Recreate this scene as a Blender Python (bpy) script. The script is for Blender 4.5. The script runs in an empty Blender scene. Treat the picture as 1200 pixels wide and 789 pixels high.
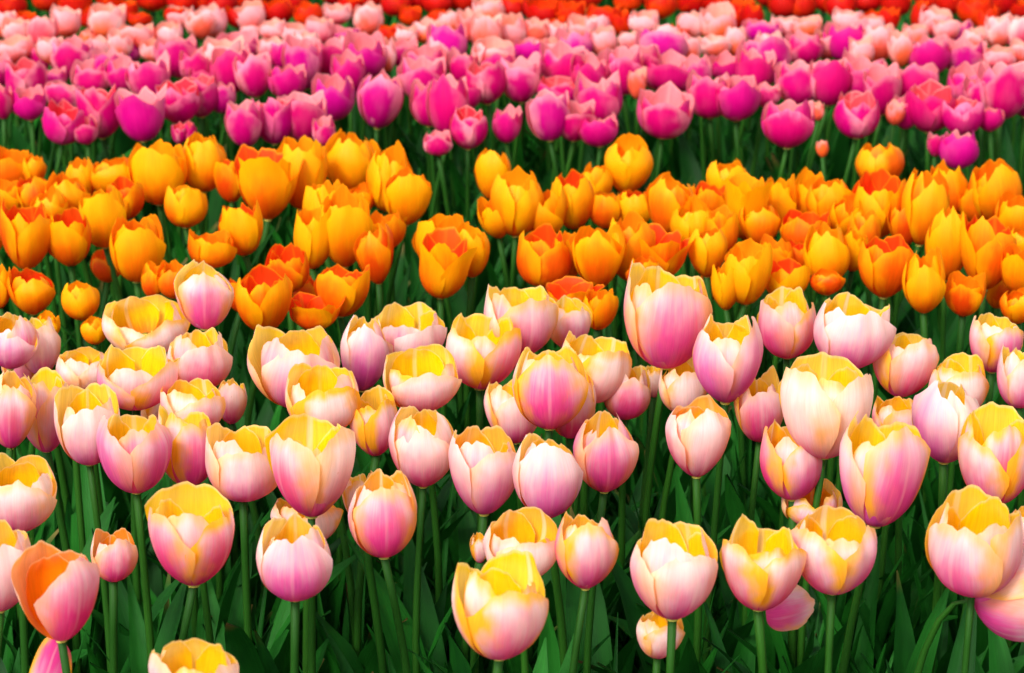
import bpy, math, random
import numpy as np
from mathutils import Vector, Matrix, Euler

scene = bpy.context.scene
C = scene.collection
R_ = math.radians

# ------------------------------------------------------------------ camera
CAM = Vector((0.0, 0.0, 1.42))
PITCH = 20.2                       # degrees below the horizon
FPX = 3000.0                       # focal length in photo pixels (photo 1200 x 789)
cd = bpy.data.cameras.new("camera")
cam = bpy.data.objects.new("camera", cd)
C.objects.link(cam)
cam.location = CAM
cam.rotation_euler = (R_(90 - PITCH), 0, 0)
cd.sensor_width = 36.0
cd.lens = 36.0 * FPX / 1200.0
cd.clip_start = 0.05
cd.clip_end = 2000
cd.dof.use_dof = True
cd.dof.focus_distance = 2.5
cd.dof.aperture_fstop = 9.5
scene.camera = cam

# ------------------------------------------------------------------ light: bright overcast day
SUN_EL, SUN_AZ = 45.0, 212.0       # azimuth clockwise from +Y: behind the camera, a little to the left
w = bpy.data.worlds.new("World")
scene.world = w
w.use_nodes = True
nt = w.node_tree
bg = nt.nodes["Background"]
sky = nt.nodes.new("ShaderNodeTexSky")
sky.sky_type = 'NISHITA'
sky.sun_disc = False
sky.sun_elevation = R_(SUN_EL)
sky.sun_rotation = R_(SUN_AZ)
sky.dust_density = 4.0
sky.air_density = 1.0
hsv = nt.nodes.new("ShaderNodeHueSaturation")      # thin cloud: the sky is nearly white
hsv.inputs['Saturation'].default_value = 0.25
nt.links.new(sky.outputs[0], hsv.inputs['Color'])
nt.links.new(hsv.outputs[0], bg.inputs[0])
bg.inputs[1].default_value = 0.12
sd = bpy.data.lights.new("sun", 'SUN')
sd.energy = 1.3
sd.angle = R_(14)
sd.color = (1.0, 0.94, 0.83)
sun = bpy.data.objects.new("sun", sd)
C.objects.link(sun)
az, el = R_(SUN_AZ), R_(SUN_EL)
to_sun = Vector((math.sin(az) * math.cos(el), math.cos(az) * math.cos(el), math.sin(el)))
sun.rotation_euler = to_sun.to_track_quat('Z', 'Y').to_euler()
sun.location = (-2, -2, 6)

scene.view_settings.view_transform = 'Standard'
scene.view_settings.look = 'None'
scene.view_settings.gamma = 1.0
scene.view_settings.use_curve_mapping = False
scene.view_settings.exposure = 1.2
scene.render.engine = 'CYCLES'
scene.cycles.max_bounces = 8
scene.cycles.transparent_max_bounces = 8
scene.cycles.use_denoising = True

# ------------------------------------------------------------------ node helpers
class NB:
    def __init__(s, name):
        s.m = bpy.data.materials.new(name)
        s.m.use_nodes = True
        s.t = s.m.node_tree
        s.t.nodes.clear()
    def n(s, kind, **kw):
        o = s.t.nodes.new(kind)
        for k, v in kw.items():
            setattr(o, k, v)
        return o
    def put(s, sock, v):
        if hasattr(v, 'links') or isinstance(v, bpy.types.NodeSocket):
            s.t.links.new(v, sock)
        else:
            sock.default_value = v
    def math(s, op, a, b=0.0, c=0.0, clamp=False):
        o = s.n('ShaderNodeMath', operation=op, use_clamp=clamp)
        s.put(o.inputs[0], a); s.put(o.inputs[1], b); s.put(o.inputs[2], c)
        return o.outputs[0]
    def smooth(s, lo, hi, x):
        o = s.n('ShaderNodeMapRange', interpolation_type='SMOOTHSTEP')
        s.put(o.inputs['Value'], x); s.put(o.inputs['From Min'], lo); s.put(o.inputs['From Max'], hi)
        return o.outputs[0]
    def mix(s, f, a, b):
        o = s.n('ShaderNodeMix', data_type='RGBA', blend_type='MIX')
        o.clamp_factor = True
        s.put(o.inputs[0], f); s.put(o.inputs[6], a); s.put(o.inputs[7], b)
        return o.outputs[2]
    def mul(s, f, a, b):
        o = s.n('ShaderNodeMix', data_type='RGBA', blend_type='MULTIPLY')
        s.put(o.inputs[0], f); s.put(o.inputs[6], a); s.put(o.inputs[7], b)
        return o.outputs[2]
    def combine(s, x, y, z):
        o = s.n('ShaderNodeCombineXYZ')
        s.put(o.inputs[0], x); s.put(o.inputs[1], y); s.put(o.inputs[2], z)
        return o.outputs[0]
    def noise(s, vec, scale, detail=2.0, rough=0.5):
        o = s.n('ShaderNodeTexNoise')
        s.put(o.inputs['Vector'], vec)
        o.inputs['Scale'].default_value = scale
        o.inputs['Detail'].default_value = detail
        o.inputs['Roughness'].default_value = rough
        return o.outputs[0]
    def finish(s, shader, disp=None):
        o = s.n('ShaderNodeOutputMaterial')
        s.t.links.new(shader, o.inputs['Surface'])
        return s.m

def col(r, g, b):
    return (r, g, b, 1.0)

def petal_material(name, pale, deep, deep2, flush, in_a, in_b, rib, flame_top, flame_k, soft, transl=0.35, ribs=1.0, base_in=None, white=0.0):
    """Two-sided petal. UV 'uv' = (across, along), UV 'rim' = (across, share of the way to the rim).
    Object colour: R how far the dark flame reaches, G how much edge flush, B inner hue, A second flame hue."""
    b = NB(name)
    uv = b.n('ShaderNodeUVMap', uv_map='uv')
    rm = b.n('ShaderNodeUVMap', uv_map='rim')
    sx = b.n('ShaderNodeSeparateXYZ'); b.t.links.new(uv.outputs[0], sx.inputs[0])
    sr = b.n('ShaderNodeSeparateXYZ'); b.t.links.new(rm.outputs[0], sr.inputs[0])
    U = b.math('MULTIPLY_ADD', sx.outputs[0], 2.0, -1.0)
    S, V = sx.outputs[1], sr.outputs[1]
    aU = b.math('ABSOLUTE', U)
    oi = b.n('ShaderNodeObjectInfo')
    sc = b.n('ShaderNodeSeparateColor'); b.t.links.new(oi.outputs['Color'], sc.inputs[0])
    P, G, B = sc.outputs[0], sc.outputs[1], sc.outputs[2]
    A = oi.outputs['Alpha']
    rnd = b.math('MULTIPLY', oi.outputs['Random'], 37.0)
    geo = b.n('ShaderNodeNewGeometry')
    # petals of one bloom mesh differ too: island random
    rnd = b.math('ADD', rnd, b.math('MULTIPLY', geo.outputs['Random Per Island'], 53.0))
    fan = b.math('MULTIPLY', U, b.math('MULTIPLY_ADD', S, 2.5, 3.0))
    streak = b.noise(b.combine(fan, b.math('MULTIPLY', S, 0.55), rnd), 3.2, 6.0, 0.7)
    blot = b.noise(b.combine(b.math('MULTIPLY', U, 1.3), b.math('MULTIPLY', S, 1.5), rnd), 1.6, 2.0)
    st0 = b.math('SUBTRACT', streak, 0.5)
    bl0 = b.math('SUBTRACT', blot, 0.5)
    # flame from the base
    reach = b.math('MULTIPLY', flame_top, b.math('MULTIPLY_ADD', P, 1.0, 0.45))
    shape = b.math('SUBTRACT', 1.0, b.math('MULTIPLY', b.math('POWER', aU, 1.6), flame_k))
    d = b.math('SUBTRACT', b.math('MULTIPLY', reach, shape), S)
    d = b.math('ADD', d, b.math('MULTIPLY', st0, 0.6 if soft > .2 else 0.45))
    d = b.math('ADD', d, b.math('MULTIPLY', bl0, 0.6))
    flame = b.smooth(-soft, soft, d)
    deepc = b.mix(A, deep, deep2)
    if white > 0:  # white sheen on the upper petal, painted into the colour in patches
        blot2 = b.noise(b.combine(b.math('MULTIPLY', U, 1.6), b.math('MULTIPLY', S, 1.1), b.math('ADD', rnd, 9.0)), 1.9, 2.0)
        wf = b.math('MULTIPLY', b.smooth(0.46, 0.66, b.math('ADD', blot2, b.math('MULTIPLY', st0, 0.3))), b.smooth(0.25, 0.65, S))
        pale = b.mix(b.math('MULTIPLY', wf, white), pale, col(.93, .83, .86))
    c = b.mix(flame, pale, deepc)
    # edge flush
    e1 = b.math('MULTIPLY', b.smooth(0.35, 1.0, b.math('ADD', aU, b.math('MULTIPLY', bl0, 0.9))), b.smooth(0.05, 0.4, S))
    e2 = b.smooth(0.84, 1.0, b.math('ADD', V, b.math('MULTIPLY', bl0, 0.2)))
    e = b.math('MAXIMUM', e1, b.math('MULTIPLY', e2, 0.8))
    e = b.math('ADD', e, b.math('MULTIPLY', bl0, 0.5))
    e = b.math('MULTIPLY', e, b.math('MULTIPLY_ADD', G, 1.15, 0.06), clamp=True)
    c = b.mix(e, c, flush)
    fine = b.noise(b.combine(b.math('MULTIPLY', fan, 4.5), b.math('MULTIPLY', S, 1.0), rnd), 3.0, 2.0, 0.6)
    fi0 = b.math('SUBTRACT', fine, 0.5)
    val = b.math('ADD', b.math('ADD', 1.0, b.math('MULTIPLY', st0, 0.45)), b.math('MULTIPLY', fi0, 0.30))
    if white > 0:      # fine seam down the middle of the petal
        seam = b.math('MULTIPLY', b.smooth(0.07, 0.015, aU), b.smooth(0.1, 0.5, S))
        c = b.mix(b.math('MULTIPLY', seam, b.math('MULTIPLY', b.math('FRACT', b.math('MULTIPLY', rnd, 2.3)), 0.22)), c, col(.95, .80, .74))
    if white > 0:      # a few small rusty bruises
        sp_ = b.noise(b.combine(b.math('MULTIPLY', U, 2.2), b.math('MULTIPLY', S, 2.6), b.math('ADD', rnd, 3.0)), 2.6, 3.0, 0.6)
        c = b.mix(b.math('MULTIPLY', b.smooth(0.735, 0.79, sp_), 0.55), c, col(.55, .20, .06))
    out = b.mul(1.0, c, b.combine(val, val, val))
    # inside
    ci = b.mix(b.math('POWER', B, 1.5 if white > 0 else 1.0), in_a, in_b)
    if base_in is not None:
        ci = b.mix(b.smooth(0.62, 0.15, b.math('ADD', S, b.math('MULTIPLY', st0, 0.4))), ci, base_in)
    ribw = b.math('MULTIPLY', b.smooth(0.085, 0.035, aU), ribs)
    ribw = b.math('MULTIPLY', ribw, b.smooth(0.15, 0.5, S))
    ribw = b.math('MULTIPLY', ribw, b.smooth(0.15, 0.9, b.math('FRACT', b.math('MULTIPLY', rnd, 1.7))))
    ci = b.mix(ribw, ci, rib)
    ci = b.mix(b.math('MULTIPLY', b.smooth(0.955, 0.995, V), 0.6), ci, rib)
    vi = b.math('ADD', b.math('ADD', 1.0, b.math('MULTIPLY', st0, 0.6)), b.math('MULTIPLY', fi0, 0.3))
    inn = b.mul(1.0, ci, b.combine(vi, vi, vi))
    face = b.mix(geo.outputs['Backfacing'], out, inn)
    through = b.mix(geo.outputs['Backfacing'], b.mix(0.16, out, inn), b.mix(0.25, inn, out))
    bump = b.n('ShaderNodeBump')
    bump.inputs['Strength'].default_value = 0.22
    bump.inputs['Distance'].default_value = 0.002
    b.t.links.new(b.math('ADD', streak, b.math('MULTIPLY', fine, 0.5)), bump.inputs['Height'])
    pr = b.n('ShaderNodeBsdfPrincipled')
    b.t.links.new(face, pr.inputs['Base Color'])
    pr.inputs['Roughness'].default_value = 0.45
    pr.inputs['Specular IOR Level'].default_value = 0.13
    b.t.links.new(bump.outputs[0], pr.inputs['Normal'])
    tr = b.n('ShaderNodeBsdfTranslucent')
    b.t.links.new(through, tr.inputs[0])
    mx = b.n('ShaderNodeMixShader')
    mx.inputs[0].default_value = transl
    b.t.links.new(pr.outputs[0], mx.inputs[1])
    b.t.links.new(tr.outputs[0], mx.inputs[2])
    return b.finish(mx.outputs[0])

M = {}
M['pink'] = petal_material('petal_pink_yellow', col(.94, .74, .76), col(.76, .038, .27), col(.66, .095, .50), col(.98, .52, .03),
                           col(.98, .69, .004), col(.96, .27, .003), col(.97, .80, .42), 0.68, 0.40, 0.46, 0.50, 0.75, col(.96, .22, .004), white=0.6)
M['orange'] = petal_material('petal_orange', col(.95, .40, .002), col(.82, .14, .002), col(.68, .05, .002), col(.95, .46, .002),
                             col(.96, .33, .004), col(.88, .045, .006), col(.96, .40, .01), 0.80, 0.35, 0.40, 0.36, 0.2)
M['magenta'] = petal_material('petal_magenta', col(.95, .20, .38), col(.60, .0006, .14), col(.58, .001, .26), col(.95, .36, .40),
                              col(.93, .32, .36), col(.88, .035, .06), col(.94, .48, .46), 1.12, 0.26, 0.13, 0.28, 0.3)
M['salmon'] = petal_material('petal_salmon', col(.95, .40, .45), col(.92, .14, .02), col(.86, .06, .16), col(.96, .60, .58),
                             col(.96, .46, .38), col(.94, .28, .14), col(.95, .60, .50), 0.72, 0.25, 0.30, 0.33, 0.3)
M['red'] = petal_material('petal_red', col(.54, .006, .003), col(.46, .002, .005), col(.74, .05, .002), col(.74, .05, .003),
                          col(.84, .03, .006), col(.93, .15, .004), col(.9, .2, .02), 0.8, 0.3, 0.4, 0.3, 0.1)

def green_material(name, a, c, tip, rough=0.42, transl=0.2, along='Z', spec=0.3):
    b = NB(name)
    uv = b.n('ShaderNodeUVMap', uv_map='uv')
    sx = b.n('ShaderNodeSeparateXYZ'); b.t.links.new(uv.outputs[0], sx.inputs[0])
    oi = b.n('ShaderNodeObjectInfo')
    geo = b.n('ShaderNodeNewGeometry')
    ri = geo.outputs['Random Per Island']
    rnd = b.math('ADD', b.math('MULTIPLY', oi.outputs['Random'], 31.0), b.math('MULTIPLY', ri, 71.0))
    vein = b.noise(b.combine(b.math('MULTIPLY', sx.outputs[0], 11.0), b.math('MULTIPLY', sx.outputs[1], 0.5), rnd), 3.0, 3.0, 0.6)
    blot = b.noise(b.combine(sx.outputs[0], b.math('MULTIPLY', sx.outputs[1], 3.0), rnd), 1.7, 2.0)
    f = b.math('ADD', b.math('MULTIPLY', blot, 0.8), b.math('MULTIPLY_ADD', b.math('FRACT', rnd), 0.7, -0.25), clamp=True)
    cc = b.mix(f, a, c)
    v = b.math('MULTIPLY_ADD', vein, 0.9, 0.55)
    cc = b.mul(1.0, cc, b.combine(v, v, v))
    # dry tip on some leaves
    dry = b.math('MULTIPLY', b.smooth(0.90, 1.0, sx.outputs[1]), b.smooth(0.8, 0.95, b.math('FRACT', b.math('MULTIPLY', rnd, 3.7))))
    cc = b.mix(dry, cc, tip)
    bump = b.n('ShaderNodeBump')
    bump.inputs['Strength'].default_value = 0.25
    bump.inputs['Distance'].default_value = 0.002
    b.t.links.new(vein, bump.inputs['Height'])
    pr = b.n('ShaderNodeBsdfPrincipled')
    b.t.links.new(cc, pr.inputs['Base Color'])
    pr.inputs['Roughness'].default_value = rough
    pr.inputs['Specular IOR Level'].default_value = spec
    b.t.links.new(bump.outputs[0], pr.inputs['Normal'])
    tr = b.n('ShaderNodeBsdfTranslucent')
    b.t.links.new(cc, tr.inputs[0])
    mx = b.n('ShaderNodeMixShader')
    mx.inputs[0].default_value = transl
    b.t.links.new(pr.outputs[0], mx.inputs[1]); b.t.links.new(tr.outputs[0], mx.inputs[2])
    return b.finish(mx.outputs[0])

M['leaf'] = green_material('tulip_leaf_green', col(.002, .029, .0035), col(.013, .145, .010), col(.16, .12, .03), 0.55, 0.22, spec=0.14)
M['stem'] = green_material('tulip_stem_green', col(.009, .056, .004), col(.020, .095, .006), col(.022, .105, .012), 0.55, 0.1, spec=0.16)

def soil_material():
    b = NB('dark_soil')
    tc = b.n('ShaderNodeTexCoord')
    n1 = b.noise(tc.outputs['Object'], 22.0, 6.0, 0.7)
    n2 = b.noise(tc.outputs['Object'], 3.0, 3.0)
    c = b.mix(n1, col(.008, .006, .004), col(.045, .030, .018))
    c = b.mix(b.math('MULTIPLY', n2, 0.5), c, col(.012, .022, .008))
    bump = b.n('ShaderNodeBump'); bump.inputs['Distance'].default_value = 0.02
    b.t.links.new(n1, bump.inputs['Height'])
    pr = b.n('ShaderNodeBsdfPrincipled')
    b.t.links.new(c, pr.inputs['Base Color'])
    pr.inputs['Roughness'].default_value = 0.9
    b.t.links.new(bump.outputs[0], pr.inputs['Normal'])
    return b.finish(pr.outputs[0])
M['soil'] = soil_material()

def flat_material(name, c, rough=0.6):
    b = NB(name)
    tc = b.n('ShaderNodeTexCoord')
    nz = b.noise(tc.outputs['Object'], 300.0, 2.0)
    pr = b.n('ShaderNodeBsdfPrincipled')
    v = b.math('MULTIPLY_ADD', nz, 0.6, 0.7)
    b.t.links.new(b.mul(1.0, c, b.combine(v, v, v)), pr.inputs['Base Color'])
    pr.inputs['Roughness'].default_value = rough
    return b.finish(pr.outputs[0])
M['pistil'] = flat_material('pistil_yellow_green', col(.45, .42, .06))
M['dry'] = flat_material('dry_petal_straw', col(.55, .36, .16), 0.8)

# ------------------------------------------------------------------ mesh helpers
def mesh_from(name, V, F, mats, uv=None, rim=None, fmat=None):
    me = bpy.data.meshes.new(name)
    me.from_pydata([tuple(p) for p in V], [], F)
    for m in mats:
        me.materials.append(m)
    li = np.empty(len(me.loops), dtype=np.int32)
    me.loops.foreach_get('vertex_index', li)
    for nm, arr in (('uv', uv), ('rim', rim)):
        if arr is not None:
            lay = me.uv_layers.new(name=nm)
            lay.data.foreach_set('uv', np.asarray(arr, dtype=np.float32)[li].ravel())
    me.polygons.foreach_set('use_smooth', np.ones(len(me.polygons), dtype=bool))
    if fmat is not None:
        me.polygons.foreach_set('material_index', np.asarray(fmat, dtype=np.int32))
    me.update()
    return me

def obj(name, me, parent=None):
    o = bpy.data.objects.new(name, me)
    C.objects.link(o)
    if parent is not None:
        o.parent = parent
    return o

def grid_faces(nv, nu, off=0):
    F = []
    for i in range(nv - 1):
        for j in range(nu - 1):
            a = off + i * nu + j
            F.append((a, a + 1, a + nu + 1, a + nu))
    return F

STYLE = {
    #            round  n    openlo openhi  max_at  ruffle edge
    'pink':    (0.27, 2.5, -0.54, 0.18, 0.70, 0.028, 0.13),
    'orange':  (0.31, 2.5, -0.48, 0.24, 0.68, 0.036, 0.12),
    'magenta': (0.30, 1.8, -0.32, 0.20, 0.66, 0.034, 0.10),
    'salmon':  (0.30, 2.1, -0.32, 0.16, 0.62, 0.014, 0.05),
    'red':     (0.34, 2.0, -0.34, 0.22, 0.62, 0.016, 0.06),
}

def petal(rng, style, openv, outer, ang, nu, nv, flare=0.0, short=0.0, body=(.62, 1.42, 0.0)):
    """One petal of a bloom with radius about 1 and height 1, base at the origin."""
    rnd_a, rnd_n, olo, ohi, mx, ruf, edge = STYLE[style]
    mx = mx + body[2]
    u = np.linspace(-1, 1, nu)[None, :]
    v = np.linspace(0, 1, nv)[:, None]
    asym = rng.uniform(-0.09, 0.09)
    a = rnd_a * rng.uniform(0.8, 1.2)
    notch = rng.uniform(-0.05, 0.04) if style == 'pink' else rng.uniform(-0.06, 0.0)
    rnd_n = rnd_n * rng.uniform(.72, 1.15)
    top = 1 - a * np.abs(u) ** rnd_n + asym * u - notch * np.exp(-(u / 0.16) ** 2)
    ph = [rng.uniform(0, 6.3) for _ in range(6)]
    top = top + ruf * (0.5 * np.sin(u * 6 + ph[0]) + 0.35 * np.sin(u * 13 + ph[1]) + 0.22 * np.sin(u * 23 + ph[2]))
    s = v * top
    hf = rng.uniform(0.84, 1.05) * (1.0 if outer else 0.985) * (1 - short)
    z = np.sign(s) * np.abs(s) ** body[1] * hf
    x = np.clip(s / mx, 0, 1)
    r = 0.12 + 0.88 * (1 - (1 - x) ** 2) ** body[0]
    q = np.clip((s - mx) / (1 - mx), 0, 1.3)
    r = r + (olo + (ohi - olo) * openv) * q ** 1.6 + flare * np.clip(s - 0.25, 0, 1) ** 1.7
    off = 0.045 if outer else -0.075
    e = rng.uniform(0.1, 1.1) * edge if outer else rng.uniform(-0.9, 0.1) * edge
    imb = rng.choice((-1, 1)) if False else 1
    r = r * (1 + off * np.clip(s * 3, 0, 1)) * (1 + e * u ** 2 * s) * (1 + 0.038 * imb * u * np.clip(s * 3, 0, 1))
    # long folds down the petal
    r = r + 0.016 * np.clip(s * 1.4, 0, 1) * (np.sin(u * 7 + ph[5]) + 0.6 * np.sin(u * 14 + ph[0] + s * 2))
    # keel along the middle, ripples near the rim
    r = r + (0.022 * s) * np.exp(-(u / 0.13) ** 2) * (1 if outer else 0.6)
    r = r + 0.03 * v ** 5 * (np.sin(u * 5 + ph[3]) + 0.5 * np.sin(u * 11 + ph[4])) * (0.5 + ruf * 30)
    hw = (1.16 if outer else 1.0) * (0.78 + 0.22 * np.clip(s / 0.5, 0, 1)) * rng.uniform(0.94, 1.04)
    phi = ang + u * hw + 0.05 * rng.uniform(-1, 1) * s
    X = r * np.cos(phi); Y = r * np.sin(phi)
    P = np.stack([X, Y, z + 0 * X], axis=-1).reshape(-1, 3)
    uv = np.stack([0 * s + (u + 1) / 2, s], axis=-1).reshape(-1, 2)
    rim = np.stack([0 * s + (u + 1) / 2, 0 * s + v], axis=-1).reshape(-1, 2)
    return P, uv, rim

def pistil(rng):
    """receptacle, ovary and six stamens at the bottom of the cup (unit bloom)"""
    V, F = [], []
    def tube(pts, rad, n=6):
        o = len(V)
        for (x, y, z), r_ in zip(pts, rad):
            for k in range(n):
                t = 2 * math.pi * k / n
                V.append((x + r_ * math.cos(t), y + r_ * math.sin(t), z))
        for i in range(len(pts) - 1):
            for k in range(n):
                F.append((o + i * n + k, o + i * n + (k + 1) % n, o + (i + 1) * n + (k + 1) % n, o + (i + 1) * n + k))
        F.append(tuple(o + (len(pts) - 1) * n + k for k in range(n)))
    tube([(0, 0, -0.02), (0, 0, 0.02), (0, 0, 0.25), (0, 0, 0.36), (0, 0, 0.40)], [0.16, 0.15, 0.10, 0.09, 0.13], 8)
    for k in range(6):
        t = k * math.pi / 3 + 0.2
        c_, s_ = math.cos(t), math.sin(t)
        tube([(.12 * c_, .12 * s_, 0), (.26 * c_, .26 * s_, .16), (.28 * c_, .28 * s_, .18), (.33 * c_, .33 * s_, .34)], [.02, .018, .045, .03], 5)
    return V, F

# leaf shapes, metres: rises from the origin and arches towards +X
def leaf_shape(rng, L, W, lean, droop, nv=10, twist=0.4):
    us = np.array([-1, -0.5, 0, 0.5, 1.0])
    V, UV = [], []
    x = z = 0.0
    ang = math.radians(90 - lean)
    tw = rng.uniform(-twist, twist)
    sway = rng.uniform(-0.25, 0.25)
    y = 0.0
    for i in range(nv):
        t = i / (nv - 1)
        wdt = W * 0.5 * (0.35 + 0.65 * math.sin(math.pi * min(1, t * 1.35 + .05) ** 0.9 * 0.5)) * (1 - t ** 2.6) + 0.0004
        n_ = (-math.sin(ang), math.cos(ang))
        th = tw * t
        for u in us:
            lat = u * wdt * math.cos(0.5 - 0.35 * t)
            up = abs(u) * wdt * math.sin(0.6 - 0.4 * t)
            la = lat * math.cos(th) - up * math.sin(th)
            ub = lat * math.sin(th) + up * math.cos(th)
            wave = 0.06 * W * math.sin(t * 14 + u * 2) * abs(u)
            V.append((x + n_[0] * (ub + wave), y + la, z + n_[1] * (ub + wave)))
            UV.append(((u + 1) / 2, t))
        st = L / (nv - 1)
        x += math.cos(ang) * st; z += math.sin(ang) * st; y += sway * st * t
        ang -= math.radians(droop) / (nv - 1) * (0.3 + 1.6 * t)
    return np.array(V), np.array(UV), grid_faces(nv, 5)

rl = random.Random(5)
LEAVES = []
for i in range(26):
    V, UV, F = leaf_shape(rl, rl.uniform(.22, .34), rl.uniform(.032, .058), rl.uniform(3, 16), rl.uniform(8, 55))
    LEAVES.append(mesh_from('leaf', V, F, [M['leaf']], UV))

def stem_mesh(p0, p1, r0, r1, rng, bend=0.032, nseg=9, ns=8, mid=None):
    """tube from p0 to p1 (relative to the plant's foot) with a gentle bow"""
    V, UV, F = [], [], []
    bx, by = rng.uniform(-bend, bend), rng.uniform(-bend, bend) * 0.6
    d = p1 - p0
    for i in range(nseg):
        t = i / (nseg - 1)
        c = p0 + d * t + Vector((bx, by, 0)) * math.sin(math.pi * t)
        if mid is not None:
            c = p0 * (1 - t) ** 2 + mid * 2 * t * (1 - t) + p1 * t ** 2
        r = r0 + (r1 - r0) * t
        if i == nseg - 1: r *= 1.12
        for k in range(ns):
            a = 2 * math.pi * k / ns
            V.append((c.x + r * math.cos(a), c.y + r * math.sin(a), c.z))
            UV.append((k / ns, t * 0.85))
    for i in range(nseg - 1):
        for k in range(ns):
            F.append((i * ns + k, i * ns + (k + 1) % ns, (i + 1) * ns + (k + 1) % ns, (i + 1) * ns + k))
    F.append(tuple((nseg - 1) * ns + k for k in range(ns)))
    return mesh_from('stem', V, F, [M['stem']], UV)

# ------------------------------------------------------------------ where a photo pixel lies in the garden
cp, sp = math.cos(R_(PITCH)), math.sin(R_(PITCH))
FWD = Vector((0, cp, -sp)); UP = Vector((0, sp, cp)); RIGHT = Vector((1, 0, 0))
def on_plane(px, py, z):
    """point at height z seen at the photo pixel, and the metres one pixel spans there"""
    d = FWD + RIGHT * ((px - 600) / FPX) - UP * ((py - 394.5) / FPX)
    t = (z - CAM.z) / d.z
    return CAM + d * t, t / FPX, math.atan2(-d.z, math.hypot(d.x, d.y))

# ------------------------------------------------------------------ one tulip
BASE_Z = {'pink': .425, 'orange': .405, 'magenta': .405, 'salmon': .415, 'red': .415}
NUNV = {'pink': (25, 18), 'orange': (17, 13), 'magenta': (11, 12), 'salmon': (9, 9), 'red': (9, 9)}
STEM_R = {'pink': (.0046, .0036), 'orange': (.0046, .0036), 'magenta': (.0042, .0034), 'salmon': (.004, .0032), 'red': (.004, .0032)}
N_LEAF = {'pink': 3, 'orange': 2, 'magenta': 2, 'salmon': 1, 'red': 1}

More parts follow.
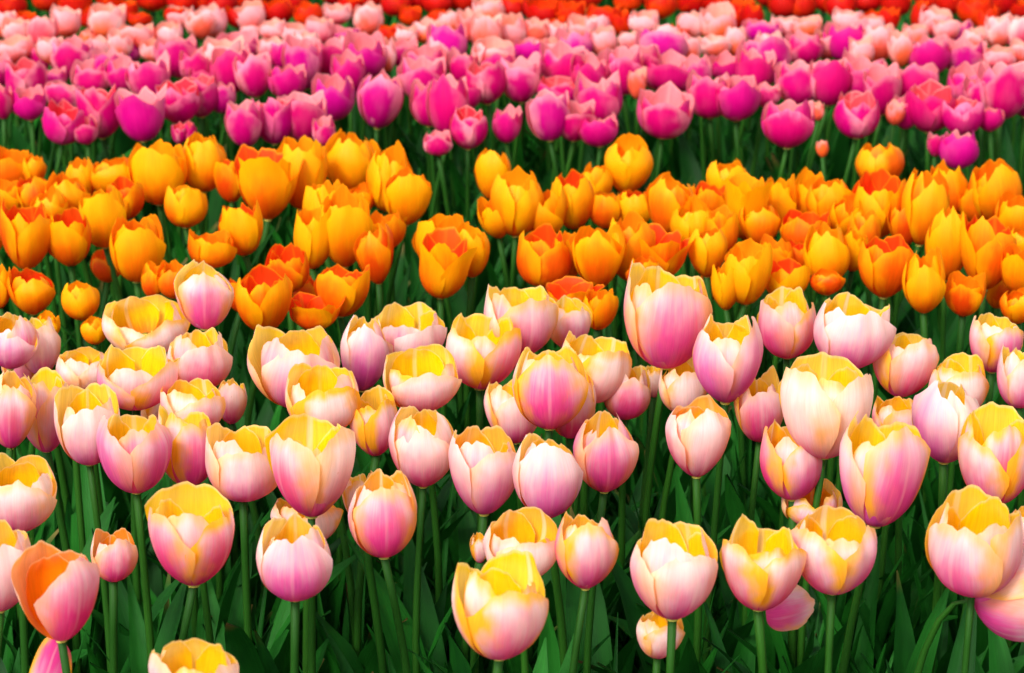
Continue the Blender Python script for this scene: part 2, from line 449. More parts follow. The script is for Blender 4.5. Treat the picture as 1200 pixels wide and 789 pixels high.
WIDEN = {'pink': 1.0, 'orange': 1.06, 'magenta': 1.16, 'salmon': 1.14, 'red': 1.2}
def tulip(style, cx, top, base, wpx, label, group, openv=.5, tone=(.5, .5, .3, .2), dz=0., yaw=None, roll=None, pitch=None,
          seed=0, split=False, flares=(), shifts=(), foot=None, mid=None, hscale=1.0, shorts=()):
    rng = random.Random(seed * 7919 + 13)
    z = BASE_Z[style] + dz + rng.uniform(-.006, .006)
    P, mpp, alpha = on_plane(cx, base - 0.03 * wpx, z)
    W = wpx * mpp * WIDEN[style]
    Rr = W / 2
    hp = (base - top) * mpp * {'magenta': 1.13, 'orange': 1.09, 'salmon': 1.12, 'red': 1.1}.get(style, 1.0)
    kro = 0.62 + 0.35 * openv
    H = max((hp - Rr * math.sin(alpha) * kro) / math.cos(alpha), 0.62 * W) * hscale
    H = min(H, 1.6 * W)
    Rs = Rr / (1.07 + max(0, openv - .75) * 0.35)
    if yaw is None: yaw = rng.uniform(0, 120)
    if roll is None: roll = rng.gauss(0, 4.0)
    if pitch is None: pitch = rng.gauss(0, 4.0)
    # foot on the ground, below the bloom with a little lean
    if foot is None:
        fx, fy = P.x - math.tan(R_(roll)) * .16 + rng.uniform(-.018, .018), P.y + rng.uniform(-.015, .025)
    else:
        fx, fy = foot
    root = bpy.data.objects.new(style + '_tulip', None)
    root.empty_display_size = .05
    C.objects.link(root)
    root.location = (fx, fy, 0)
    root['label'] = label; root['category'] = style + ' tulip'; root['group'] = group
    rel = P - Vector((fx, fy, 0))
    r0, r1 = [q * rng.uniform(.85, 1.12) for q in STEM_R[style]]
    obj('stem', stem_mesh(Vector((0, 0, -.01)), rel, r0, r1, rng, mid=mid), root)
    rot = Euler((R_(pitch), R_(roll), R_(rng.uniform(-180, 180) * 0)), 'XYZ')
    a0 = R_(-90 + yaw)                     # yaw 0: an outer petal faces the camera
    nu, nv = NUNV[style]
    spec = []
    for k in range(3):
        spec.append((True, a0 + k * 2 * math.pi / 3))
    for k in range(3):
        spec.append((False, a0 + math.pi / 3 + k * 2 * math.pi / 3))
    pets = []
    body = (rng.uniform(.70, .98), rng.uniform(1.14, 1.36), rng.uniform(-.08, .10))
    for i, (outer, a) in enumerate(spec):
        if i < len(shorts) and shorts[i] >= .9: continue
        a += rng.uniform(-.1, .1) + (R_(shifts[i]) if i < len(shifts) else 0)
        fl = flares[i] if i < len(flares) else (rng.uniform(.05, .22) if outer and rng.random() < (.2 if style in ('orange', 'pink') else .12) else (rng.uniform(-.01, .07) if outer else rng.uniform(-.09, -.01)))
        sh = shorts[i] if i < len(shorts) else 0.0
        pets.append(petal(rng, style, openv, outer, a, nu, nv, fl, sh, body))
    pv, pf = pistil(rng)
    def jit():
        return tuple(min(1, max(0, t + rng.uniform(-.32, .32) * (.4 if k == 2 else 1))) for k, t in enumerate(tone))
    if split:
        me = mesh_from('bloom', pv, pf, [M['pistil']])
        bl = obj('bloom', me, root)
        for Pp, uv, rim in pets:
            o = obj('petal', mesh_from('petal', Pp, grid_faces(nv, nu), [M[style]], uv, rim), bl)
            o.color = jit()
    else:
        V = np.concatenate([p[0] for p in pets]); UV = np.concatenate([p[1] for p in pets]); RM = np.concatenate([p[2] for p in pets])
        F = []
        for i in range(len(pets)): F += grid_faces(nv, nu, i * nv * nu)
        o = len(V)
        nF = len(F)
        V = np.concatenate([V, np.array(pv)]); UV = np.concatenate([UV, np.zeros((len(pv), 2))]); RM = np.concatenate([RM, np.zeros((len(pv), 2))])
        F += [tuple(o + k for k in f) for f in pf]
        bl = obj('bloom', mesh_from('bloom', V, F, [M[style], M['pistil']], UV, RM, [0] * nF + [1] * len(pf)), root)
        bl.color = jit()
    bl.location = rel
    bl.rotation_euler = rot
    bl.scale = (Rs, Rs, H)
    for k in range(N_LEAF[style]):
        lf = obj('leaf', rng.choice(LEAVES), root)
        an = rng.uniform(0, 2 * math.pi)
        lf.rotation_euler = (0, 0, an)
        lf.location = (.004 * math.cos(an), .004 * math.sin(an), rng.uniform(-.01, .05))
        sc = rng.uniform(.85, 1.15)
        lf.scale = (sc, sc, sc)
    return root, bl, W

def loose_petal(parent, style, world, tone, seed, nu=15, nv=14, label=None):
    """an extra petal hanging loose from a bloom, placed by its world matrix"""
    rng = random.Random(seed)
    Pp, uv, rim = petal(rng, style, .5, True, 0.0, nu, nv)
    Pp = Pp - np.array([.3, 0, 0])
    o = obj('petal', mesh_from('petal', Pp, grid_faces(nv, nu), [M[style]], uv, rim), parent)
    bpy.context.view_layer.update()
    o.matrix_parent_inverse = Matrix.Identity(4)
    o.matrix_basis = parent.matrix_world.inverted() @ world
    o.color = tone
    if label: o['label'] = label
    return o

ORD = ("zeroth first second third fourth fifth sixth seventh eighth ninth tenth eleventh twelfth thirteenth fourteenth fifteenth sixteenth "
       "seventeenth eighteenth nineteenth twentieth twenty-first twenty-second twenty-third twenty-fourth twenty-fifth twenty-sixth "
       "twenty-seventh twenty-eighth twenty-ninth thirtieth thirty-first thirty-second thirty-third thirty-fourth thirty-fifth thirty-sixth "
       "thirty-seventh thirty-eighth thirty-ninth fortieth").split()

def rank_labels(items, rows, look, bed):
    """items (cx, top, base, w, ...): label each by look, and by its rank in its row of the bed"""
    order = sorted(range(len(items)), key=lambda i: -items[i][2])
    out = [None] * len(items)
    n = len(order)
    for ri, rname in enumerate(rows):
        part = order[ri * n // len(rows):(ri + 1) * n // len(rows)]
        for k, i in enumerate(sorted(part, key=lambda i: items[i][0])):
            out[i] = f"{look(items[i])}, {ORD[k + 1]} from left in {rname}"
    return out

# ------------------------------------------------------------------ setting: ground
gv = [(-60, -20, 0), (60, -20, 0), (60, 120, 0), (-60, 120, 0)]
ground = obj('ground', mesh_from('ground', gv, [(0, 1, 2, 3)], [M['soil']]))
ground['kind'] = 'structure'

# low mass of leaves under the flowers: nobody could count them
def undergrowth():
    rng = random.Random(77)
    shapes = []
    for i in range(24):
        shapes.append(leaf_shape(rng, rng.uniform(.18, .32), rng.uniform(.026, .052), rng.uniform(2, 16), rng.uniform(4, 45), 8))
    for i in range(4):
        shapes.append(leaf_shape(rng, rng.uniform(.18, .33), rng.uniform(.006, .012), rng.uniform(3, 26), rng.uniform(5, 60), 8))
    Vs, UVs, F = [], [], []
    off = 0
    for i in range(8200):
        y = 1.75 + 5.0 * rng.random()
        half = (y + .3) * .2 + .22
        x = rng.uniform(-half, half)
        V, UV, f = rng.choice(shapes)
        a = rng.uniform(0, 2 * math.pi)
        s = rng.uniform(.75, 1.1)
        c_, s_ = math.cos(a) * s, math.sin(a) * s
        T = np.empty_like(V)
        T[:, 0] = V[:, 0] * c_ - V[:, 1] * s_ + x
        T[:, 1] = V[:, 0] * s_ + V[:, 1] * c_ + y
        T[:, 2] = V[:, 2] * s
        Vs.append(T); UVs.append(UV)
        F += [tuple(k + off for k in q) for q in f]
        off += len(V)
    o = obj('undergrowth', mesh_from('undergrowth', np.concatenate(Vs), F, [M['leaf']], np.concatenate(UVs)))
    o['kind'] = 'stuff'
    o['label'] = 'mass of dark green tulip leaves and blades filling the beds'
    o['category'] = 'foliage'
undergrowth()

# ------------------------------------------------------------------ pink and yellow tulips (nearest bed)
# cx, top, base, width, open, (flame, flush, inner hue, lilac), dz, yaw, roll, label[, extras]
PINK = [
 (240,310,387,68,.1,(.55,.25,.1,.8),.055,10,2,'tall pink tulip, nearly closed, rising into the orange flowers at the upper left',{}),
 (173,351,416,98,.55,(.25,.75,.1,.3),.0,40,0,'wide pale tulip with scalloped yellow rim, behind the tall nearly closed pink one',{}),
 (12,363,433,66,.2,(.75,.2,.2,.5),.02,0,6,'strong pink tulip cut by the left edge, highest of those on that edge',{}),
 (48,373,440,50,.45,(.35,.5,.2,.4),-.01,20,-3,'small pale pink tulip half hidden right of the topmost left edge flower',{}),
 (100,402,458,64,.5,(.3,.5,.25,.2),.0,50,0,'cream tulip half hidden behind the widest yellow cup on the left',{}),
 (160,397,480,92,.62,(.65,.45,.1,.3),.02,62,2,'wide open tulip with deep V dip and yellow lining, upper left cluster',{'shorts':(0,.12,.12)}),
 (231,385,460,72,.5,(.55,.5,.15,.3),.0,25,3,'pink cup with yellow lining, just right of the wide V dipped tulip',{}),
 (271,433,497,36,.4,(.5,.55,.3,.2),-.02,0,4,'slim pink tulip peeking out at the right end of the left cluster',{}),
 (227,446,512,70,.55,(.25,.5,.2,.4),.01,35,0,'pale tulip with yellow rim, right above the orange lined cup of the left cluster',{}),
 (12,432,526,58,.15,(.45,.4,.4,.4),.01,10,5,'pale pink egg shaped tulip at the left edge, second highest there',{}),
 (55,432,531,60,.55,(.5,.7,.15,.1),-.01,55,0,'peach tulip with yellow inside, next to the egg shaped one at the left edge',{}),
 (105,451,545,74,.5,(.4,.35,.2,.6),.0,15,2,'white and lilac cup with yellow mouth, above the hot pink blotched tulip',{}),
 (160,477,578,86,.42,(1.,.35,.1,.5),.01,65,0,'tulip with a hot pink blotch on its right side and yellow mouth',{}),
 (222,477,572,68,.5,(.6,.8,.25,.0),-.01,30,-2,'orange flushed tulip directly behind the hot pink blotched one',{}),
 (285,496,587,86,.6,(.5,.55,.4,.3),.0,20,2,'broad pink tulip with low ragged rim, between the blotched and yellow mouthed ones',{}),
 (365,493,607,98,.55,(.45,.8,.1,.3),.01,70,2,'large tulip with tall yellow back petal, right of the broad ragged one',{}),
 (349,371,478,100,.40,(.75,.4,.1,.7),.0,14,2,'big pink tulip with a peach petal folding out on its left side',{'flares':(0,0,.55,0,0,0)}),
 (379,423,507,86,.5,(.4,.7,.1,.4),.01,5,0,'yellow topped cup in front of the big pink tulip with the folded petal',{}),
 (424,367,459,56,.12,(.65,.2,.2,.9),-.005,20,4,'lilac pink closed tulip, right of the big one with the folded petal',{}),
 (479,355,424,84,.6,(.55,.1,.1,.4),.0,40,0,'pale wide tulip showing no yellow, in front of the orange bed',{}),
 (562,366,457,88,.55,(.55,.75,.05,.1),.0,58,4,'yellow lined tulip with a white stripe inside, right of the pale wide one',{'shorts':(.08,.1,0)}),
 (607,328,420,84,.6,(.6,.6,.1,.3),.01,22,2,'pink cup with broad yellow back, highest of the middle group',{}),
 (665,350,410,52,.5,(.4,.5,.3,.3),-.01,20,0,'small pale tulip tucked behind the highest cup of the middle group',{}),
 (494,403,482,90,.58,(.4,.65,.05,.2),.015,12,0,'broad cream tulip with bright yellow inside and one white stripe, middle of the bed',{}),
 (441,457,535,56,.5,(.55,.85,.4,.0),-.01,40,-4,'narrow orange edged tulip left of the tall straight sided cup',{}),
 (496,472,571,78,.22,(.55,.4,.3,.4),.005,5,0,'straight sided pink tulip with a thin yellow rim, below the broad cream one',{}),
 (644,404,504,86,.35,(.75,.65,.1,.5),.03,0,0,'rounded tulip with a bold pink front petal framed by orange edges',{}),
 (688,392,472,84,.55,(.35,.9,.15,.0),-.005,30,10,'yellow orange tulip leaning right, behind the bold pink rounded one',{}),
 (730,424,492,58,.4,(.6,.5,.3,.1),-.02,15,6,'rosy tulip right of the leaning yellow orange one',{}),
 (604,440,520,66,.45,(.45,.6,.2,.4),-.01,20,-4,'cream and mauve tulip half covered by the bold pink rounded one',{}),
 (668,430,514,56,.4,(.55,.6,.3,.2),-.03,0,3,'pink tulip hidden behind the bold rounded one, only its lower right side showing',{}),
 (708,474,577,74,.12,(.80,.15,.35,.4),.0,10,0,'deep pink narrow mouthed tulip with a golden inside, standing at mid bed',{}),
 (780,309,432,102,.55,(.75,.75,.05,.6),.045,8,0,'tallest pink tulip with a tall yellow back petal, rising against the orange bed',{}),
 (799,421,486,56,.5,(.3,.5,.2,.2),-.01,15,0,'small pale tulip between two tall stalks, under the tallest one',{}),
 (850,366,473,82,.35,(.65,.45,.05,.8),.025,62,0,'tall pink tulip with bright yellow mouth, right of the tallest one',{}),
 (766,428,466,24,.5,(.3,.9,.2,.0),-.03,0,0,'little yellow tulip peeping out below the tallest pink one',{}),
 (816,469,560,75,.3,(.3,.35,.7,.2),.0,25,0,'pale rounded tulip with a glowing orange mouth, right of mid bed',{}),
 (567,500,604,82,.5,(.55,.35,.55,.8),-.005,35,0,'lilac tinged tulip with an orange rim behind, left of its pink twin sized neighbour',{}),
 (641,506,607,79,.25,(.7,.2,.3,.7),.005,5,0,'full pink tulip with a wavy pale rim, left of the deep pink narrow mouthed one',{}),
 (450,555,655,81,.28,(.65,.45,.75,.4),.0,10,-1,'egg shaped pink tulip with an orange mouth, on its own above dark leaves',{}),
 (424,553,612,40,.5,(.2,.5,.3,.2),-.02,0,-3,'pale tulip mostly hidden behind the egg shaped one with the orange mouth',{}),
 (922,334,420,68,.48,(.7,.5,.1,.3),.03,65,-3,'pink cup with yellow mouth at the left of the big splayed tulip',{}),
 (992,345,434,90,.45,(.8,.1,.1,.6),.04,12,5,'big splayed pink tulip with pointed petals, before the orange bed on the right',{'flares':(0,.1,.0,.32,0,.12)}),
 (1054,382,466,74,.48,(.65,.5,.1,.2),.005,20,4,'peach pink tulip with yellow rim below the big splayed one',{}),
 (965,415,537,108,.5,(.22,.55,.05,.3),.035,62,0,'largest pale cream tulip with a bright yellow bowl, right of centre',{}),
 (890,428,517,56,.4,(.55,.6,.3,.1),-.015,0,-4,'rosy tulip half hidden left of the largest pale cream one',{}),
 (929,495,587,74,.45,(.6,.7,.5,.3),-.01,40,-4,'pink tulip with an orange stripe, underneath the largest pale cream one',{}),
 (1025,488,618,100,.4,(.9,.5,.05,.7),.01,28,4,'large bright pink tulip with crinkled cream rim and yellow side petal',{}),
 (1106,440,543,82,.08,(.60,.05,.2,1.),.02,60,0,'lilac pink closed tulip without yellow, on a stout stalk near the right',{}),
 (1120,417,492,68,.5,(.3,.95,.15,.0),-.01,20,0,'golden peach tulip behind the lilac closed one',{}),
 (1162,366,437,62,.5,(.65,.6,.15,.4),.01,30,3,'pink tulip with yellow side, topmost near the right edge',{}),
 (1194,405,479,56,.45,(.7,.4,.1,.6),.015,15,0,'pink tulip cut by the right edge, below the topmost yellow sided one',{}),
 (1165,480,592,90,.55,(.5,.8,.1,.2),.01,66,0,'yellow bowl tulip with ragged white front rim at the right edge',{}),
 (1203,592,655,50,.4,(.4,.5,.3,.2),-.02,0,0,'peach pink tulip cut off by the right edge behind the large cup',{}),
 (1139,577,695,109,.5,(.6,.55,.3,.5),.0,75,0,'large pink cup with two rounded orange back petals, lower right',{}),
 (975,592,696,99,.5,(.55,.55,.45,.5),.0,68,0,'pale cup with scalloped front rim and orange lining, second of the low right trio',{}),
 (888,604,715,94,.58,(.45,.95,.2,.0),-.005,58,3,'apricot tulip with a tall golden back petal and deep V front',{'shorts':(.05,.22,.1)}),
 (788,611,727,99,.5,(.6,.35,.3,.6),.005,30,0,'white and pink tulip with an upright white seam, before the small pale one',{}),
 (770,711,772,55,.45,(.25,.7,.4,.0),-.06,25,3,'small pale peach tulip low under the white and pink one, crossed by its stalk',{}),
 (686,600,691,73,.32,(.7,.5,.5,.1),.0,15,0,'salmon pink rounded tulip with a white rim, right of the cream one',{}),
 (609,596,680,89,.55,(.25,.6,.5,.2),.0,25,2,'cream tulip with orange mouth standing behind the yellow green one',{'shorts':(.1,0,0,.2)}),
 (585,652,773,107,.55,(.3,.95,.0,.1),.01,20,0,'yellow green tulip with pink base, lowest and nearest in the middle',{'flares':(0,0,.12)}),
 (562,622,660,22,.5,(.4,.9,.5,.0),-.04,0,0,'sliver of an orange tulip behind the cream one with the orange mouth',{}),
 (346,602,704,88,.25,(.55,.25,.25,.9),.01,0,1,'mauve pink tulip with small rusty blemishes on its right side',{}),
 (360,575,640,78,.45,(.35,.8,.5,.0),-.045,30,0,'peach tulip in the shade behind the mauve one with blemishes',{}),
 (227,571,687,101,.58,(.65,.8,.25,.2),.0,62,0,'open tulip with golden bowl and a yellow petal standing off its right side',{'flares':(0,.18,.0,0,0,0)}),
 (133,620,682,52,.35,(.4,.3,.8,.0),-.05,20,3,'small dull peach tulip low between the orange lined cup and the golden bowl',{}),
 (72,640,752,90,.42,(.8,.35,1.,.1),.012,30,-1,'orange lined tulip leaning left with a petal missing, lower left',{'shorts':(0,0,0,0,0,1),'shifts':(15,0,-30)}),
 (0,611,717,82,.42,(.5,.3,.45,.3),.01,10,2,'pale pink tulip cut by the left edge, lowest there',{}),
 (23,529,625,90,.48,(.55,.45,.3,.3),.0,12,3,'rounded pink tulip with a yellow orange mouth, third down the left edge',{}),
 (231,742,848,101,.52,(.3,.75,.35,.3),.01,64,0,'tulip cut by the bottom edge with a white striped golden mouth',{}),
 (1050,462,520,58,.5,(.5,.85,.4,.1),-.02,20,0,'peach tulip in the gap left of the lilac closed one',{}),
 (950,560,612,70,.45,(.5,.8,.5,.1),-.045,0,0,'shaded orange pink tulip low behind the large bright pink one',{}),
 (815,420,470,40,.5,(.4,.5,.3,.2),-.035,0,0,'pale tulip just visible behind the tall one with bright yellow mouth',{}),
 (25,395,455,44,.45,(.4,.6,.3,.2),-.03,10,0,'cream tulip deep in the left cluster near the edge',{}),
 (85,432,490,44,.45,(.4,.6,.3,.2),-.035,10,0,'cream pink tulip sunk between two cups of the left cluster',{}),
 (190,440,505,60,.45,(.45,.6,.3,.2),-.03,30,0,'pink tulip sunk behind the pale yellow rimmed one in the left cluster',{}),
 (980,428,490,60,.5,(.55,.4,.3,.2),-.03,0,0,'pink tulip squeezed behind the largest pale cream one',{}),
]
PG = 'pink and yellow tulips in the nearest bed'
roots = {}
for i, (cx, top, base, wpx, op, tone, dz, yaw, roll, lab, ex) in enumerate(PINK):
    roots[i] = tulip('pink', cx, top, base, wpx, lab, PG, op, tone, dz, yaw, roll, None, i + 1, True, **ex)

# the blown-over tulip at the right edge, lying on its bent stalk
P, mpp, al = on_plane(1128, 706, .41)
Pf, _, _ = on_plane(1076, 770, .33)
tulip('pink', 1140, 640, 706, 108, 'blown over tulip lying sideways with streaked open petals, under the large right cup', PG, .75, (.75, .45, .4, .5), -.02, 35, 78, 8,
      301, True, foot=(Pf.x - .02, Pf.y), mid=Vector((-.0, 0, .40)), hscale=1.25, flares=(.1, .1, .1))

# petals hanging loose
def hang(cx, px, py, z, size, along, face, tone, lab, seed):
    """a petal that droops from its base at the photo pixel; along and face are given as (right, up, towards the viewer)"""
    root, bl, W = roots[[k for k, t in enumerate(PINK) if t[0] == cx][0]]
    p, mpp, al = on_plane(px, py, z)
    zz = (RIGHT * along[0] + UP * along[1] - FWD * along[2]).normalized()
    xx = RIGHT * face[0] + UP * face[1] - FWD * face[2]
    xx = (xx - zz * xx.dot(zz)).normalized()
    yy = zz.cross(xx)
    m = Matrix((xx, yy, zz)).transposed().to_4x4()
    sz = size * mpp
    loose_petal(bl, 'pink', Matrix.Translation(p) @ m @ Matrix.Diagonal((sz * .42, sz * .42, sz, 1)), tone, seed, label=lab)
hang(888, 897, 720, .378, 66, (1, -.02, .15), (-.1, -.5, 1), (.95, .5, .3, .2), 'loose pale pink petal drooping below the bloom', 61)
hang(72, 76, 752, .40, 66, (-.8, -.62, .2), (-.3, .3, 1), (.95, .9, 1., .1), 'loose red and pink petal hanging under the bloom', 62)

# ------------------------------------------------------------------ orange tulips
# cx top base w flags: y yellow, o orange, d deep orange, r red throat, c closed, s splayed, l low (further down)
ORANGE = """
12 180 222 45 o;40 184 220 25 o;12 213 255 45 o;45 207 250 44 dr;31 240 317 57 or;-4 255 297 24 o;82 207 256 48 o;83 248 312 50 or;124 223 291 52 y;133 186 232 52 o;
147 213 258 42 dr;160 256 331 59 o;127 295 331 34 drl;39 318 370 51 or;97 333 376 42 y;112 372 404 30 y;57 368 396 26 y;0 305 362 28 o;187 173 241 62 y;239 162 226 50 yc;
217 222 268 48 y;272 190 238 34 dr;314 181 259 64 yrs;353 168 247 56 y;287 241 300 48 yr;246 272 314 51 o;339 292 342 48 dr;309 319 391 64 or;352 325 378 36 drl;369 346 387 54 drs;
398 311 372 58 or;366 247 316 46 y;404 228 314 56 y;380 220 290 50 y;408 160 227 58 yc;430 164 226 34 y;452 177 248 50 y;475 202 265 53 yo;444 268 334 43 dc;453 250 292 42 o;
423 218 252 34 o;206 310 350 38 d;281 330 366 24 drl;516 255 320 64 y;516 278 350 55 ors;553 270 326 42 y;577 179 235 40 yc;604 205 278 60 y;640 222 279 50 o;673 208 269 48 yr;
699 195 237 36 y;734 166 229 53 yc;710 222 268 40 o;743 224 267 44 yr;783 212 276 52 o;637 272 336 61 dr;665 276 330 34 o;701 265 338 58 y;738 260 330 52 o;770 271 328 58 drs;
669 329 374 58 drs;700 340 387 38 o;848 190 242 46 y;873 205 282 46 ys;832 218 260 40 dr;812 240 292 50 y;828 270 326 44 o;845 248 302 38 o;833 318 352 26 dl;908 209 271 44 y;
945 208 260 42 y;972 212 269 52 o;942 250 298 54 dr;969 266 334 52 y;910 282 328 40 o;933 285 322 30 dr;873 290 358 53 y;851 305 364 32 y;920 308 352 52 yr;998 268 318 30 y;
968 318 347 38 d;800 218 258 32 y;1032 171 220 54 oc;1028 210 280 61 or;1077 204 288 52 oc;1112 196 258 44 o;1168 195 262 58 o;1190 232 282 50 o;1106 252 329 49 oc;1153 258 341 62 or;
1035 281 350 63 or;1082 298 368 46 yc;1128 322 371 44 d;1192 340 380 40 o;1192 290 344 40 o;1196 268 304 34 o;1168 318 362 32 dl;62 225 270 40 o;100 190 235 34 o;178 310 350 26 d;
795 232 278 40 o;585 232 280 40 y;650 300 345 34 dl;755 300 345 40 d;990 230 280 38 o;1060 240 290 36 d;890 240 290 44 o;1140 215 262 40 o;1010 250 300 36 d
"""
def parse(txt):
    out = []
    for it in txt.replace('\n', '').split(';'):
        if it.strip():
            a = it.split()
            out.append((float(a[0]), float(a[1]), float(a[2]), float(a[3]), a[4] if len(a) > 4 else ''))
    return out
OR = parse(ORANGE)
def look_o(t):
    f = t[4]
    c = 'golden yellow' if 'y' in f else 'deep orange' if 'd' in f else 'orange'
    if 'r' in f: return c + ' tulip with red throat'
    if 'c' in f: return c + ' closed tulip'
    return c + ' tulip'
labs = rank_labels(OR, ['the nearest row', 'the second row', 'the third row', 'the back row'], look_o, 'its bed')
for i, t in enumerate(OR):
    f = t[4]
    rng = random.Random(900 + i)
    tone = (.25 if 'y' in f else .9 if 'd' in f else .55, .6 if 'y' in f else .35, .95 if 'r' in f else .35 if 'o' in f or 'd' in f else .1, .75 if 'd' in f else .25)
    op = .15 if 'c' in f else .85 if 's' in f else rng.uniform(.15, .55)
    tulip('orange', t[0], t[1], t[2], t[3], labs[i], 'orange tulips in the second bed', op, tone, -.05 if 'l' in f else 0, None, None, None, 2000 + i, True,
          flares=(.35, .1, 0) if 's' in f else ())

# ------------------------------------------------------------------ magenta tulips
MAGENTA = """
-2 63 103 36 ;32 73 122 42 r;62 80 106 30 p;37 105 142 36 d;74 101 132 44 d;73 124 169 43 r;103 138 170 28 d;120 104 163 45 r;168 112 167 50 ps;86 47 93 47 ;
54 50 84 38 ;109 74 112 42 d;144 46 76 42 p;144 72 110 38 ;178 71 118 45 ;212 42 92 44 ;210 100 146 42 r;237 93 138 40 r;210 147 169 16 r;223 146 169 15 r;
280 42 72 44 p;271 60 110 42 ;301 66 115 38 ;243 76 107 34 ;262 101 133 30 d;289 122 173 39 d;322 116 170 42 rs;357 111 166 52 ;380 140 172 24 d;336 80 118 40 d;
333 50 84 34 ;358 50 105 40 p;390 50 93 38 ;403 32 60 36 p;430 42 93 44 p;393 92 141 44 p;442 87 151 48 pc;472 48 80 32 ;496 70 121 50 ;500 58 96 44 ;
525 33 83 41 p;543 62 101 30 d;546 95 131 34 ;572 76 123 42 r;612 70 121 43 ;620 48 77 38 p;660 55 105 52 ;675 38 78 38 p;503 100 149 38 d;526 98 160 44 d;
548 131 176 38 r;514 155 183 30 d;593 128 168 30 d;645 113 166 44 p;672 120 166 42 ;654 98 127 46 r;706 93 151 48 ;704 140 173 42 d;716 66 108 50 ;775 38 83 56 p;
730 60 112 40 ;785 71 111 62 ;776 108 163 58 ;832 90 140 46 ;862 92 142 46 ;898 47 101 52 ;853 66 97 40 ;891 30 54 40 p;934 75 126 46 ;970 72 125 46 ;
943 42 78 40 ;896 100 126 34 d;922 121 175 54 ;988 28 73 44 p;1120 32 58 42 p;1089 48 90 46 ;1130 50 90 44 p;1012 68 118 48 ;1033 82 135 38 ;1068 78 126 54 ;
1087 102 156 51 r;1060 115 152 30 d;1133 80 126 44 ;1172 78 141 54 ;1201 85 138 42 ;1129 118 161 43 r;1003 112 163 47 r;1120 156 199 40 pc;1160 128 155 30 d;1096 158 184 18 d;
5 100 140 26 d;690 70 112 40 d;755 55 100 40 ;820 70 112 34 d;1150 95 140 36 d;880 62 110 40 ;410 66 110 36 d;585 60 100 36 d;130 60 100 34 d;230 60 100 36 
"""
MG = parse(MAGENTA)
def look_m(t):
    f = t[4]
    c = 'purple tinged' if 'p' in f else 'dark magenta' if 'd' in f else 'magenta'
    return c + (' tulip with red mouth' if 'r' in f else ' tulip')
labs = rank_labels(MG, ['the nearest row', 'the second row', 'the third row', 'the fourth row'], look_m, 'the magenta bed')
for i, t in enumerate(MG):
    f = t[4]
    rng = random.Random(1900 + i)
    tone = (.6 if 'p' in f else .9 if 'd' in f else rng.uniform(.5, .8), .25, .9 if 'r' in f else .2, .7 if 'p' in f else rng.uniform(0, .25))
    op = .15 if 'c' in f else .8 if 's' in f else .35 if 'd' in f else rng.uniform(.3, .65)
    tulip('magenta', t[0], t[1], t[2], t[3], labs[i], 'magenta tulips in the third bed', op, tone, 0, rng.uniform(-12, 12) if 'r' not in f else 60 + rng.uniform(-15, 15), None, None, 4000 + i, t[3] >= 45)

# ------------------------------------------------------------------ salmon tulips
SALMON = """
22 25 55 30;50 22 57 34;77 10 44 32;125 8 46 38;6 17 46 26;161 30 58 39;104 36 54 20;116 46 74 26;18 50 77 44;213 10 34 30;236 14 46 33;180 48 72 28;
301 4 39 32;252 10 46 30;321 25 48 28;294 30 48 22;349 29 54 32;376 22 52 30;397 6 30 30;433 7 43 32;318 46 77 34;454 48 85 22;475 32 54 26;262 48 86 44;
502 25 51 33;530 15 40 26;550 14 49 28;573 0 27 34;571 22 65 33;602 17 54 33;628 24 52 28;650 27 52 28;682 21 46 33;708 36 67 30;577 52 82 46;
752 14 42 32;812 15 47 30;840 10 49 38;861 34 66 24;836 44 69 34;741 38 63 28;808 43 77 22;920 20 44 32;945 22 47 33;747 83 117 20;
993 12 37 33;1021 20 42 28;1028 34 75 35;1056 39 79 28;1093 11 42 34;1108 25 50 28;1168 20 58 30;1188 19 56 32;1170 57 82 34;1196 50 76 26;1047 120 147 20;
60 44 76 28;200 30 58 28;140 40 70 28;360 40 70 30;410 44 74 26;515 45 76 28;640 46 74 28;700 20 46 26;780 32 60 28;900 40 66 28;968 38 70 28;1070 30 58 28;1140 36 62 26;1010 48 78 26;
964 166 185 13;959 122 142 13
"""
SL = parse(SALMON)
labs = rank_labels(SL, ['the near row', 'the second row', 'the middle row', 'the far row'], lambda t: 'small peach bud' if t[3] < 14 else 'salmon pink tulip with orange base', 'the salmon bed')
for i, t in enumerate(SL):
    rng = random.Random(2900 + i)
    tulip('salmon', t[0], t[1], t[2], t[3], labs[i], 'salmon tulips behind the magenta bed', rng.uniform(.2, .6),
          (rng.uniform(.25, .75) if t[3] > 21 else 1., rng.uniform(.2, .6) if t[3] > 21 else 0., rng.uniform(0, .5), rng.uniform(0, .8) if t[3] > 21 else 0.), 0, rng.uniform(-20, 20), None, None, 6000 + i)

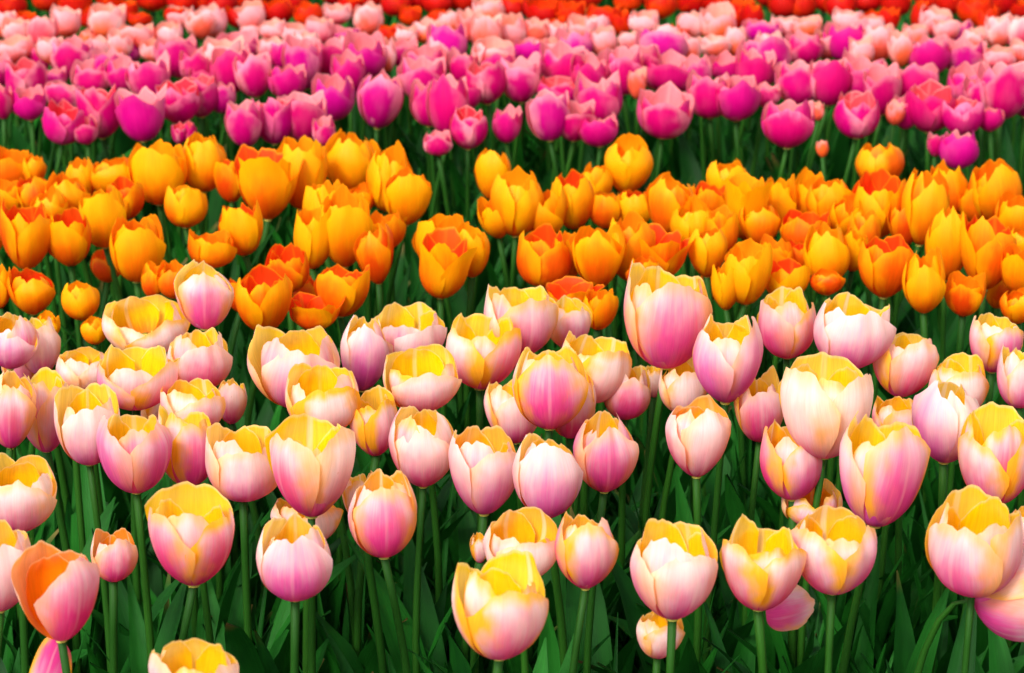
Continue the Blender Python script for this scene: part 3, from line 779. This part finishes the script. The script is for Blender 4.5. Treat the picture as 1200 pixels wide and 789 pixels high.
# ------------------------------------------------------------------ red tulips along the far edge
RED = """
-5 -8 18 32 ;15 -2 24 30 ;56 -14 14 30 ;90 -10 20 34 ;131 -16 14 30 o;147 2 24 24 o;163 16 34 24 o;180 -14 14 34 ;215 -8 16 34 ;187 32 48 20 o;
240 -12 16 28 ;262 -6 22 28 ;290 -14 10 30 ;326 0 30 32 ;345 -10 18 28 ;363 4 34 30 o;392 -18 8 34 ;432 -16 10 34 ;466 -4 20 32 ;455 30 50 22 o;
490 -14 12 30 ;512 -10 18 32 ;545 -12 16 30 ;515 12 34 24 o;600 0 22 28 ;636 4 30 38 ;622 -12 8 30 ;668 2 30 30 o;708 6 38 36 o;690 -16 10 32 ;
660 -18 6 32 ;735 -8 14 28 o;776 -8 22 32 o;727 14 42 24 o;812 -10 16 34 ;842 -6 18 32 ;868 0 34 30 o;880 6 36 22 ;918 -6 22 28 ;938 -4 24 30 ;
965 -10 14 30 ;985 -8 24 32 ;1048 -12 20 30 ;1040 12 38 22 ;1075 2 36 18 ;1088 -14 10 30 ;1112 -8 18 30 ;1140 -6 30 36 o;1172 -10 20 34 ;1196 0 22 26 ;
1014 -4 16 28 ;1155 10 40 24 o;1128 -14 8 30 ;30 14 34 24 o;105 12 32 24 ;280 10 34 26 ;410 -4 20 26 ;575 -16 8 28 ;760 -16 8 28 ;900 -16 8 28 ;
75 -18 6 28 ;205 10 30 22 ;310 -20 4 28 ;480 8 30 22 o;650 22 42 22 o;1020 14 34 20 o;855 20 44 22 o;240 20 42 22 ;120 30 50 20 o;795 30 54 22 o
"""
RD = parse(RED)
labs = rank_labels(RD, ['the near row', 'the middle row', 'the far row'], lambda t: 'orange red tulip' if 'o' in t[4] else 'bright red tulip', 'the red bed')
for i, t in enumerate(RD):
    rng = random.Random(3900 + i)
    tulip('red', t[0], t[1], t[2], t[3], labs[i], 'red tulips along the far edge', rng.uniform(.2, .6),
          (.4, .8 if 'o' in t[4] else .15, .3, .9 if 'o' in t[4] else .05), 0, None, None, None, 8000 + i)
